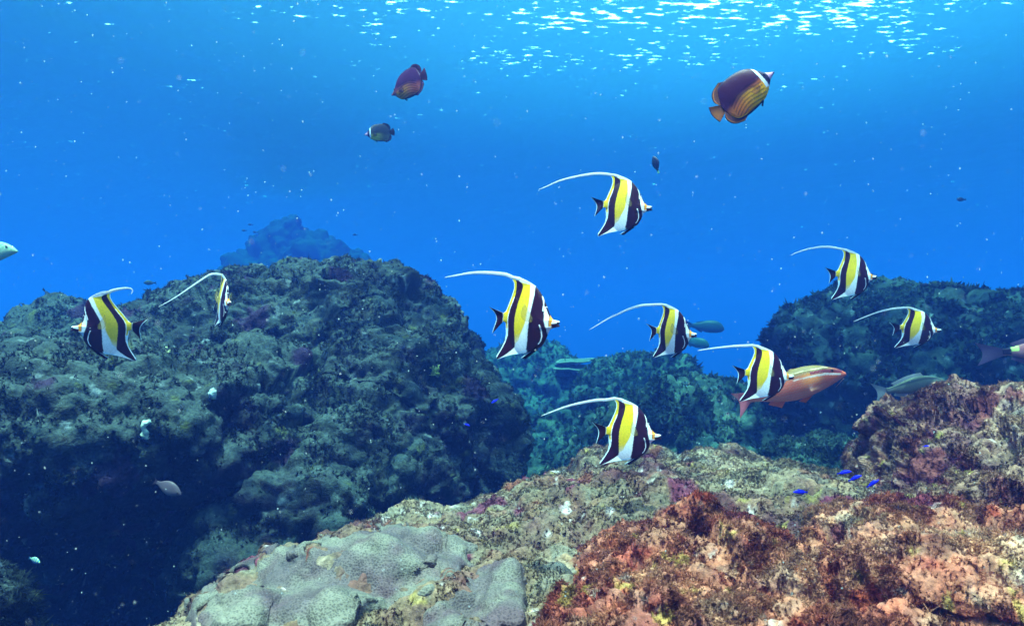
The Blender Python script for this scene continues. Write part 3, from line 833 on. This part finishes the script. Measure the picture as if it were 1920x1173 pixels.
IDOL_GROUP = 'black, yellow and white bannered fish of the school'
def idol(label, u, v, Y, yaw, path, sx=1, sz=1, pitch=0, left=False, syaw=None, w0=20, lean=0.0):
    rz = R(180 + yaw) if left else R(-yaw)
    roll = 5 * math.sin(u * 1.7)
    e = empty('moorish_idol', pt(u, v, Y), (R(roll), R(-pitch), rz), (sx, 1, sz))
    tag(e, label, 'fish', IDOL_GROUP)
    link('body', IB if lean == 0 else idol_body(lean), M_FISH, e); link('tail_fin', IT, M_FIN, e); link('pelvic_fin', IPL, M_FIN, e)
    for s, m in zip((-1, 1), IPC): link('pectoral_fin', m, M_CLEAR, e)
    for s, m in zip((-1, 1), EV):
        x, z = L(1546, 592); link('eye', m, M_EYE, e, (x, s * 26 * S, z))
    # long white banner of the dorsal fin, in this fish's own curve
    M = Matrix.LocRotScale(e.location, e.rotation_euler, e.scale)
    Mi = M.inverted()
    ln_ = lambda y: lean * ((620 - y) / 395) ** 1.3
    a0, b0 = L(1235 + ln_(232), 232), L(1150 + ln_(207), 207)
    p0, p1 = Vector((a0[0], 0, a0[1])), Vector((b0[0], 0, b0[1]))
    o = M @ p1
    a = R(180 + (yaw if syaw is None else syaw)) if left else R(-(yaw if syaw is None else syaw))
    n = Vector((-math.sin(a), math.cos(a), 0))
    pts = [p0, p1]
    for (pu, pv) in path:
        d = pt(pu, pv, 1.0)
        pts.append(Mi @ (d * (o.dot(n) / d.dot(n))))
    pts = np.array(pts)
    d = np.r_[0, np.cumsum(np.linalg.norm(np.diff(pts, axis=0), axis=1))]
    # Catmull-Rom resample
    N = 60; ss = np.linspace(0, d[-1], N); out = []
    for s in ss:
        k = min(max(np.searchsorted(d, s) - 1, 0), len(pts) - 2)
        t = (s - d[k]) / (d[k + 1] - d[k])
        q = [pts[max(k - 1, 0)], pts[k], pts[k + 1], pts[min(k + 2, len(pts) - 1)]]
        out.append(.5 * (2 * q[1] + (q[2] - q[0]) * t + (2 * q[0] - 5 * q[1] + 4 * q[2] - q[3]) * t * t + (3 * q[1] - q[0] - 3 * q[2] + q[3]) * t ** 3))
    out = np.array(out)
    tg = np.gradient(out, axis=0); tg /= np.linalg.norm(tg, axis=1)[:, None]
    up = np.cross(tg, np.array([0, 1, 0.])); up /= np.linalg.norm(up, axis=1)[:, None]
    sd = np.cross(up, tg)
    f = np.linspace(0, 1, N)
    hw = S * w0 * np.interp(f, [0, .12, .35, .7, .9, 1], [.9, 1.0, .95, .62, .38, .12])
    th = S * np.interp(f, [0, .2, 1], [5, 4.5, 2])
    ang = np.linspace(0, 2 * np.pi, 10, endpoint=False)
    V = (out[:, None] + up[:, None] * (hw[:, None] * np.cos(ang))[..., None] + sd[:, None] * (th[:, None] * np.sin(ang))[..., None]).reshape(-1, 3)
    k = np.arange(N - 1)[:, None] * 10 + np.arange(10)[None]; k2 = np.arange(N - 1)[:, None] * 10 + (np.arange(10)[None] + 1) % 10
    q = np.stack([k, k2, k2 + 10, k + 10], -1).reshape(-1, 4)
    caps = [np.arange(10)[None, ::-1], np.arange(10)[None] + (N - 1) * 10]
    C = np.broadcast_to(WHT, (len(V), 3)).copy()
    link('dorsal_banner', make_mesh('dorsal_banner', V, [q] + caps, C), M_FIN, e)
    return e

def depth(s): return F * S / s
idol('striped bannered fish swimming highest of its school in open blue water', 1177.7, 383.1, depth(.128), 6,
     [(1123, 325.5), (1097, 328.2), (1072, 333), (1051, 338.5), (1036, 344.5), (1023, 350.5), (1010, 355.5)])
idol('largest striped bannered fish, mouth turned towards us, beside the huge dark boulder', 996.3, 595.5, depth(.172), 31,
     [(949, 515), (925.5, 512), (898, 511), (877.7, 512.5), (857, 516), (840, 519), (834, 520)])
idol('striped bannered fish in mid water between the two big boulders, above the hazy mound', 1268.6, 620.3, depth(.1122), 35,
     [(1215, 571.5), (1201, 573), (1180, 579), (1160, 588), (1139.6, 597.6), (1122, 608), (1105, 618)])
idol('striped bannered fish swimming right in front of the red goatfish', 1443.6, 699, depth(.122), 4,
     [(1394, 648), (1375, 649), (1353, 651), (1331, 653.5), (1308, 657)], sx=1.04, sz=.95)
idol('striped bannered fish above the crest of the broad right boulder', 1606, 513.4, depth(.1045), 5,
     [(1558, 463.4), (1538.6, 463.2), (1519, 466.2), (1499.4, 471.5), (1482, 478.8)])
idol('small striped bannered fish in front of the face of the broad right boulder', 1726.7, 613.8, depth(.096), 6,
     [(1678, 578.2), (1658, 581.8), (1638.6, 587.5), (1619, 595), (1600.4, 602.7)], sx=1.09, sz=.875)
idol('striped bannered fish swimming lowest of its school, just over the front ledge', 1188.6, 808.6, depth(.140), 8,
     [(1138, 749), (1117, 750.2), (1091, 754.8), (1065, 761), (1039, 770), (1015, 779.2)], sx=1.03, sz=.98)
idol('striped bannered fish facing left with hooked banner over the left boulder', 190.9, 609.4, depth(.140), 30,
     [(210, 545), (225.5, 541.5), (239, 540.2), (246.5, 542), (248.5, 546), (246, 551)], left=True, pitch=4, lean=180)
idol('narrow striped bannered fish turned nearly head on over the left boulder', 420, 562, depth(.109), 51,
     [(396, 514), (382, 521.5), (360, 536), (334.6, 553.5), (314, 566), (297, 575)], syaw=25)

# ------------------------------------------------------------------ other fish, lofted from profiles
def loft_fish(name, label, cat, u, v, Y, length, prof, colfn, fins, yaw=0, pitch=0, left=False, group=None, eye=None, pe=1.0, roll=0, nx=70, ns=32):
    """prof rows (x from nose 0 to tail base 1, top, bottom, half width); fins (name, base, edge, colfn); everything in body lengths"""
    pr = np.array(prof, float)
    t = np.linspace(0, 1, nx); xs = np.unique(np.r_[t ** 1.4, 1])
    def cr(col):    # smooth interpolation
        k = np.interp(xs, pr[:, 0], np.arange(len(pr))); i = np.clip(k.astype(int), 0, len(pr) - 2); f = k - i
        g = np.gradient(pr[:, col], pr[:, 0]); h = pr[i + 1, 0] - pr[i, 0]
        return (2 * f**3 - 3 * f**2 + 1) * pr[i, col] + (f**3 - 2 * f**2 + f) * h * g[i] + (-2 * f**3 + 3 * f**2) * pr[i + 1, col] + (f**3 - f**2) * h * g[i + 1]
    top, bot, wid = cr(1), cr(2), np.maximum(cr(3), .002)
    an = np.linspace(0, 2 * np.pi, ns, endpoint=False)
    mid, hh = (top + bot) / 2, np.maximum((top - bot) / 2, .002)
    yy = wid[:, None] * (np.sign(np.cos(an)) * np.abs(np.cos(an)) ** pe)[None]
    zz = mid[:, None] + hh[:, None] * np.sin(an)[None]
    xx = np.broadcast_to(xs[:, None], yy.shape)
    V = np.stack([(.5 - xx) * length, yy * length, zz * length], -1).reshape(-1, 3)
    m = len(xs)
    k = np.arange(m - 1)[:, None] * ns + np.arange(ns)[None]; k2 = np.arange(m - 1)[:, None] * ns + (np.arange(ns)[None] + 1) % ns
    q = np.stack([k, k + ns, k2 + ns, k2], -1).reshape(-1, 4)
    caps = [np.arange(ns)[None], np.arange(ns)[None, ::-1] + (m - 1) * ns]
    rel = ((zz - mid[:, None]) / hh[:, None])
    C = colfn(xx.ravel(), zz.ravel(), rel.ravel())
    e = empty(name, pt(u, v, Y), (R(roll), R(-pitch), R(180 + yaw) if left else R(-yaw)))
    tag(e, label, cat, group)
    link('body', make_mesh('body', V, [q] + caps, C), M_FISH, e)
    for fn in fins:
        nm, base, edge, fc = fn[:4]
        b = [((.5 - x) * length, z * length) for x, z in base]; ed = [((.5 - x) * length, z * length) for x, z in edge]
        fv, ff, fcg = loft(b, ed, fc if callable(fc) else const(fc), 14, 30, .006 * length, .012 * length)
        if len(fn) > 4: fv[:, 1] += fn[4] * length
        link(nm, make_mesh(nm, fv, ff, fcg), M_CLEAR if nm == 'pectoral_fin' else M_FIN, e)
    if eye:
        ex, ez, er, ring, ey = eye
        for s in (-1, 1):
            link('eye', make_mesh('eye', *ball(er * length, (.004, .004, .006), ring, s)), M_EYE, e, ((.5 - ex) * length, s * ey * length, ez * length))
    return e

BFLY = [(0, .012, -.012, .012), (.05, .035, -.035, .022), (.12, .085, -.075, .04), (.19, .17, -.15, .058), (.27, .27, -.22, .068), (.38, .34, -.28, .075), (.52, .37, -.315, .072), (.68, .37, -.335, .06), (.82, .345, -.33, .045), (.91, .28, -.285, .03), (.965, .16, -.17, .022), (1.0, .06, -.06, .02)]
def bfly_color(dark, warm, yel, face=True, bar=(.75, .78, .9)):
    dark, warm, yel = (np.array(c, float) for c in (dark, warm, yel))
    def fn(x, z, rel):
        q = z + .18 * (x - .5)
        c = mixc(dark, warm, sstep(.06, -.10, q))
        c = mixc(c, yel, sstep(.02, -.10, z - .12 * (x - .3)) * sstep(.80, .40, x) * sstep(.16, .22, x))
        line = (np.sin((z + .30 * x + .06 * np.sin(x * 7)) * 105) > .25) & (q < .08) & (x > .28) & (x < .88)
        c = np.where(line[:, None], c * .45, c)
        rim = sstep(.90, .94, np.abs(rel)) * (x > .4)
        c = np.where((rim > .5)[:, None], np.array([.02, .012, .05]), c)
        ol = (np.abs(rel) > .87) & (np.abs(rel) < .90) & (x > .72) & (z < 0)
        c = np.where(ol[:, None], yel * .8, c)
        if face:
            c = np.where(((x > .205 + .10 * z) & (x < .255 + .05 * z) & (z > -.14))[:, None], np.array(bar), c)
            c = np.where(((x > .125) & (x <= .205 + .10 * z))[:, None], np.array([.02, .012, .05]), c)
            c = np.where((x <= .125)[:, None], np.array([.55, .30, .48]), c)
            c = np.where((x <= .025)[:, None], np.array([.04, .02, .08]), c)
        return c
    return fn
def bfly_fins(c1, c2):
    def tail(U, V, x, z):
        c = np.broadcast_to(np.array(c1, float), U.shape + (3,)).copy(); c[U > .93] = np.array(c2); return c
    def lobe(U, V, x, z):
        c = np.broadcast_to(np.array(c1, float) * .5 + np.array(c2, float) * .5, U.shape + (3,)).copy(); c[U > .88] = np.array(c2) * .6; c[(U > .76) & (U < .86)] = np.array(c1) * 1.6; return c
    return [('dorsal_fin', [(.70, .35), (.86, .30), (.99, .05)], [(.82, .40), (1.0, .33), (1.075, .18), (1.01, .07)], lobe), ('anal_fin', [(.70, -.31), (.86, -.28), (.99, -.05)], [(.82, -.38), (1.0, -.33), (1.075, -.18), (1.01, -.07)], lobe),
            ('tail_fin', [(.985, .065), (.985, -.065)], [(1.17, .16), (1.20, .05), (1.20, -.05), (1.17, -.16)], tail),
            ('pectoral_fin', [(.33, -.02), (.33, -.10)], [(.47, .03), (.50, -.06), (.46, -.14)], c1, -.078), ('pectoral_fin', [(.33, -.02), (.33, -.10)], [(.47, .03), (.50, -.06), (.46, -.14)], c1, .078),
            ('pelvic_fin', [(.36, -.25), (.42, -.28)], [(.46, -.36), (.48, -.33)], c2)]
BG = 'dark butterflyfish high in the water'
YB = 1.75
loft_fish('butterflyfish', 'big purple and orange butterflyfish with white bar behind its eye, near the surface', 'fish', 1403, 170, YB, 113 / F * YB, BFLY,
          bfly_color((.045, .004, .030), (.70, .16, .015), (.95, .42, .002)), bfly_fins((.42, .15, .05), (.04, .02, .08)), yaw=8, pitch=35, group=BG, eye=(.165, .06, .020, (.02, .012, .05), .052), pe=1.3, nx=150, ns=180)
YB = 2.6
loft_fish('butterflyfish', 'dusky purple butterflyfish with thin wavy stripes, heading down left', 'fish', 761, 162, YB, 80 / F * YB, BFLY,
          bfly_color((.055, .012, .06), (.30, .07, .06), (.50, .20, .03), face=False), bfly_fins((.14, .05, .10), (.03, .02, .07)), yaw=-38, pitch=-14, left=True, group=BG, eye=(.165, .06, .020, (.02, .012, .05), .052), pe=1.3, nx=150, ns=180)
YB = 3.4
loft_fish('butterflyfish', 'smaller grey-brown butterflyfish with pale head bar, below the dusky purple one', 'fish', 707, 250.5, YB, 47 / F * YB, BFLY,
          bfly_color((.035, .04, .06), (.10, .11, .09), (.42, .40, .03), bar=(.6, .75, .85)), bfly_fins((.07, .05, .07), (.03, .03, .06)), yaw=10, pitch=-8, left=True, group=BG, eye=(.165, .06, .020, (.02, .012, .05), .052), pe=1.3, nx=150, ns=180)

SLEN = [(0, .0, -.02, .012), (.05, .035, -.045, .035), (.12, .075, -.07, .055), (.22, .12, -.10, .072), (.35, .15, -.13, .08), (.5, .15, -.145, .078), (.65, .125, -.13, .062), (.8, .085, -.09, .04), (.92, .055, -.055, .024), (1.0, .05, -.05, .02)]
DISC = [(0, .0, -.02, .012), (.05, .06, -.06, .045), (.14, .14, -.12, .075), (.28, .22, -.19, .095), (.45, .26, -.235, .10), (.62, .235, -.22, .08), (.78, .155, -.15, .05), (.90, .08, -.08, .03), (1.0, .065, -.065, .022)]
def two_tone(top, bot, mid=0.0, soft=.5):
    top, bot = np.array(top, float), np.array(bot, float)
    return lambda x, z, rel: mixc(bot, top, sstep(mid - soft, mid + soft, rel))
def std_fins(c, tail=.16, fork=.05, depth_=.15, anal=True):
    f = [('tail_fin', [(.985, .05), (.985, -.05)], [(1.0 + tail * 1.5, depth_), (1.0 + tail * 1.5 - fork * 2, 0.0), (1.0 + tail * 1.5, -depth_)], c),
         ('dorsal_fin', [(.30, .09), (.55, .10), (.85, .055)], [(.36, .21), (.60, .205), (.90, .12)], c)]
    if anal: f.append(('anal_fin', [(.62, -.08), (.86, -.05)], [(.70, -.20), (.90, -.11)], c))
    return f

def goat_color(x, z, rel):
    zz = z + .04 * x
    c = mixc(np.array([.56, .105, .06]), np.array([.58, .20, .16]), sstep(-.2, -.8, rel))
    c = mixc(c, np.array([.75, .22, .05]), sstep(.18, .3, x) * sstep(.5, .36, x) * sstep(-.5, 0, rel) * .8)
    c = mixc(c, np.array([.19, .115, .03]), sstep(.30, .70, rel) * sstep(.05, .2, x))
    ln = np.interp(x, [.04, .2, .4, .6], [-.005, .045, .06, .06])
    c = np.where(((np.abs(z - ln) < .008 + .003 * np.sin(x * 9)) & (x > .05) & (x < .52))[:, None], np.array([.62, .44, .42]), c)
    l2 = ln + .032
    c = np.where(((np.abs(z - l2) < .018) & (x > .03) & (x < .34))[:, None], np.array([.20, .02, .03]), c)
    c = np.where(((np.abs(z - l2 - .035) < .004) & (x > .15) & (x < .6))[:, None], np.array([.60, .40, .25]), c)
    sc = (np.sin(x * 150) * np.sin(z * 210 + (np.floor(x * 150 / np.pi) % 2) * 1.57) > .35) & (x > .22) & (rel < .75)
    return np.where(sc[:, None], c * .62 + .16 * np.array([.8, .62, .55]), c)
YG = 2.36
GOAT = [(0, .0, -.03, .016), (.05, .045, -.05, .04), (.12, .085, -.075, .06), (.22, .135, -.105, .078), (.35, .165, -.135, .085), (.5, .165, -.15, .082), (.65, .135, -.135, .064), (.8, .09, -.095, .042), (.92, .055, -.06, .026), (1.0, .05, -.05, .02)]
ge = loft_fish('goatfish', 'red-orange goatfish with a white cheek stripe behind a striped bannered fish', 'fish', 1492, 722, YG, 180 / F * YG, GOAT, goat_color,
               [('tail_fin', [(.985, .05), (.985, -.05)], [(1.15, .09), (1.08, -.02), (1.14, -.19)], (.55, .16, .22)),
                ('dorsal_fin', [(.36, .15), (.5, .155)], [(.47, .175), (.54, .172)], (.42, .22, .08)), ('pelvic_fin', [(.34, -.125), (.40, -.13)], [(.46, -.20), (.52, -.165)], (.75, .20, .12)),
                ('anal_fin', [(.64, -.125), (.78, -.09)], [(.70, -.19), (.82, -.12)], (.70, .20, .14)), ('pectoral_fin', [(.26, -.05), (.27, -.08)], [(.38, -.04), (.39, -.09)], (.8, .35, .25), -.088)],
               yaw=14, pitch=17, eye=(.125, .058, .017, (.30, .06, .04), .052), nx=180, ns=140)
bv, bf_, bc = loft([(.0, 0), (.001, -.001)], [(-.03, -.02), (-.031, -.0215)], const((.7, .35, .3)), 8, 3, .0006)
bo = link('barbel', make_mesh('barbel', bv, bf_, bc), M_FIN, ge, (.5 * 190 / F * YG - .02, -.006, -.016))

# far and dim fish
loft_fish('damselfish', 'mauve-grey damselfish in the dark cave under the left boulder', 'fish', 317, 915, 2.7, 54 / F * 2.7, DISC, two_tone((.10, .065, .08), (.15, .10, .12)), std_fins((.06, .04, .06), .10, .03, .14), yaw=10, pitch=-22, eye=(.13, .04, .03, (.1, .08, .09), .075))
def serg(x, z, rel):
    c = mixc(np.array([.02, .10, .30]), np.array([.06, .25, .35]), sstep(-.5, .6, rel))
    return np.where(((np.sin(x * 34) > .55) & (rel > -.1))[:, None], np.array([.55, .60, .10]), c)
loft_fish('damselfish', 'tiny blue damselfish with yellow bars low in the dark left corner', 'fish', 66, 1050, 2.1, 26 / F * 2.1, DISC, serg, std_fins((.03, .14, .30), .12, .03, .14), yaw=20, pitch=-12, left=False)
loft_fish('wrasse', 'pale green fish poking its snout in at the left edge of the picture', 'fish', -18, 474, 3.0, 118 / F * 3.0, [(0, -.01, -.03, .012), (.06, .045, -.05, .04), (.18, .12, -.09, .06), (.35, .17, -.14, .075), (.55, .18, -.17, .075), (.8, .11, -.11, .05), (1, .06, -.06, .02)],
          lambda x, z, rel: np.where(((np.sin(x * 60 + z * 80) > .5) & (x > .1))[:, None], np.array([.30, .45, .35]), mixc(np.array([.18, .32, .22]), np.array([.45, .55, .45]), sstep(.3, -.7, rel))), std_fins((.25, .4, .3)), yaw=10, pitch=4, eye=(.15, .07, .02, (.5, .5, .4), .052))
loft_fish('wrasse', 'slim dark fish slanting down in the blue above the left boulder', 'fish', 91, 554, 5.0, 26 / F * 5.0, SLEN, two_tone((.02, .03, .06), (.03, .06, .10)), std_fins((.02, .03, .06), .2, .03, .1), yaw=20, pitch=-42)
loft_fish('damselfish', 'hazy round fish hovering behind the crest of the left boulder', 'fish', 279, 530, 6.5, 18 / F * 6.5, DISC, two_tone((.02, .04, .06), (.04, .07, .10)), std_fins((.02, .04, .06)), yaw=20, left=True)
loft_fish('damselfish', 'dark little fish seen tail down in open water above the highest bannered fish', 'fish', 1229, 306, 3.2, 30 / F * 3.2, DISC, two_tone((.015, .02, .06), (.02, .04, .09)), std_fins((.02, .03, .07), .12, .03, .13)[1:] + [('tail_fin', [(.985, .05), (.985, -.05)], [(1.2, .08), (1.2, -.06)], (.35, .7, .4))], yaw=-40, pitch=72, left=True)
loft_fish('damselfish', 'dim blue fish alone in open water at the right', 'fish', 1801, 374, 6.0, 17 / F * 6.0, DISC, two_tone((.02, .03, .08), (.03, .05, .12)), std_fins((.02, .03, .08)), yaw=10, left=True)
loft_fish('damselfish', 'dark round fish just above the crest of the broad right boulder', 'fish', 1735, 534, 4.7, 13 / F * 4.7, DISC, two_tone((.015, .02, .05), (.02, .03, .06)), std_fins((.02, .02, .05)), yaw=20)
PARR = [(0, .02, -.05, .03), (.05, .10, -.10, .06), (.16, .19, -.14, .09), (.35, .23, -.17, .11), (.55, .21, -.17, .10), (.8, .12, -.11, .05), (1, .07, -.07, .025)]
loft_fish('parrotfish', 'upper of two hazy green parrotfish beyond the mid water bannered fish', 'fish', 1328, 613, 12, 58 / F * 12, PARR, two_tone((.012, .03, .028), (.02, .045, .035)), std_fins((.012, .03, .03)), yaw=12, pitch=-6)
loft_fish('parrotfish', 'lower of two hazy green parrotfish beyond the mid water bannered fish', 'fish', 1306, 643, 11.5, 48 / F * 11.5, PARR, two_tone((.02, .055, .045), (.035, .08, .055)), std_fins((.02, .06, .05)), yaw=30, pitch=-10)
def sadd(x, z, rel):
    c = mixc(np.array([.30, .10, .12]), np.array([.36, .16, .18]), sstep(.5, -.5, rel))
    c = np.where(((x > .90) & (rel > -.7))[:, None], np.array([.02, .01, .03]), c)
    return np.where(((x > .80) & (x < .895) & (rel > .1))[:, None], np.array([.6, .7, .2]), c)
loft_fish('goatfish', 'pinkish fish with a dark tail spot leaving at the right edge of the picture', 'fish', 1950, 655, 3.1, 130 / F * 3.1, SLEN, sadd, std_fins((.20, .12, .22), .24, .06, .17), yaw=8, pitch=5)
def gstripe(x, z, rel):
    c = mixc(np.array([.12, .13, .13]), np.array([.09, .11, .07]), sstep(0, .8, rel))
    return np.where(((np.abs(rel - .62) < .10))[:, None], np.array([.03, .04, .05]), c)
loft_fish('goatfish', 'grey-olive striped fish half hidden behind the outcrop at the right', 'fish', 1716, 722, 2.9, 100 / F * 2.9, SLEN, gstripe, std_fins((.28, .30, .36), .16, .05, .20), yaw=18, pitch=14)

BLUE = lambda x, z, rel: mixc(np.array([.006, .010, .85]), np.array([.04, .03, .95]), sstep(.2, -.6, rel))
BGRP = 'tiny vivid blue damselfish over the reef'
for (u, v, Y, ln, pit, left, lab) in [
        (1499, 922, 1.95, 21, 4, True, 'bright blue damselfish alone over the dark hollow, left of its little group'),
        (1585, 885, 2.0, 18, 12, False, 'bright blue damselfish leading the row of three towards the outcrop'),
        (1605, 895, 1.95, 18, 26, False, 'bright blue damselfish in the middle of the row of three'),
        (1638, 905, 1.9, 18, 35, False, 'bright blue damselfish tilted steeply at the right end of the row of three'),
        (1561, 946, 1.8, 11, 8, False, 'smallest bright blue damselfish below the row of three'),
        (1737, 836, 2.1, 8, 5, False, 'speck of a bright blue damselfish against the pink outcrop'),
        (876, 796, 3.1, 9, -20, False, 'blue damselfish close under the shaded face of the huge left boulder'),
        (927, 752, 3.3, 11, -30, True, 'blue damselfish beside the right end of the huge left boulder')]:
    loft_fish('blue_damselfish', lab, 'fish', u, v, Y, 1.25 * ln / F * Y, SLEN, BLUE, std_fins((.01, .02, .6), .12, .02, .09), yaw=12, pitch=pit, left=left, group=BGRP, nx=24, ns=14)
loft_fish('wrasse', 'thin dark navy fish slanting over the hollow below the blue damselfish', 'fish', 1519, 964, 1.8, 24 / F * 1.8, [(0, 0, -.01, .01), (.2, .07, -.07, .05), (.5, .085, -.085, .06), (.8, .05, -.05, .03), (1, .03, -.03, .015)], two_tone((.006, .02, .09), (.02, .05, .2)), std_fins((.01, .02, .1), .15, .02, .08)[:1], yaw=10, pitch=33)
for (u, v, lab) in [(457, 432, 'lowest left dark speck of a fish beside the far pinnacle'), (469, 421, 'upper left dark speck of a fish beside the far pinnacle'),
                    (478, 435, 'dark speck of a fish nearest the flank of the far pinnacle'), (665, 440, 'dark speck of a fish right of the far pinnacle')]:
    loft_fish('damselfish', lab, 'fish', u, v, 12, 8 / F * 12, DISC, two_tone((.01, .02, .05), (.02, .03, .06)), std_fins((.01, .02, .05)), yaw=15, left=True, nx=24, ns=14, group='distant dark fish around the pinnacle')
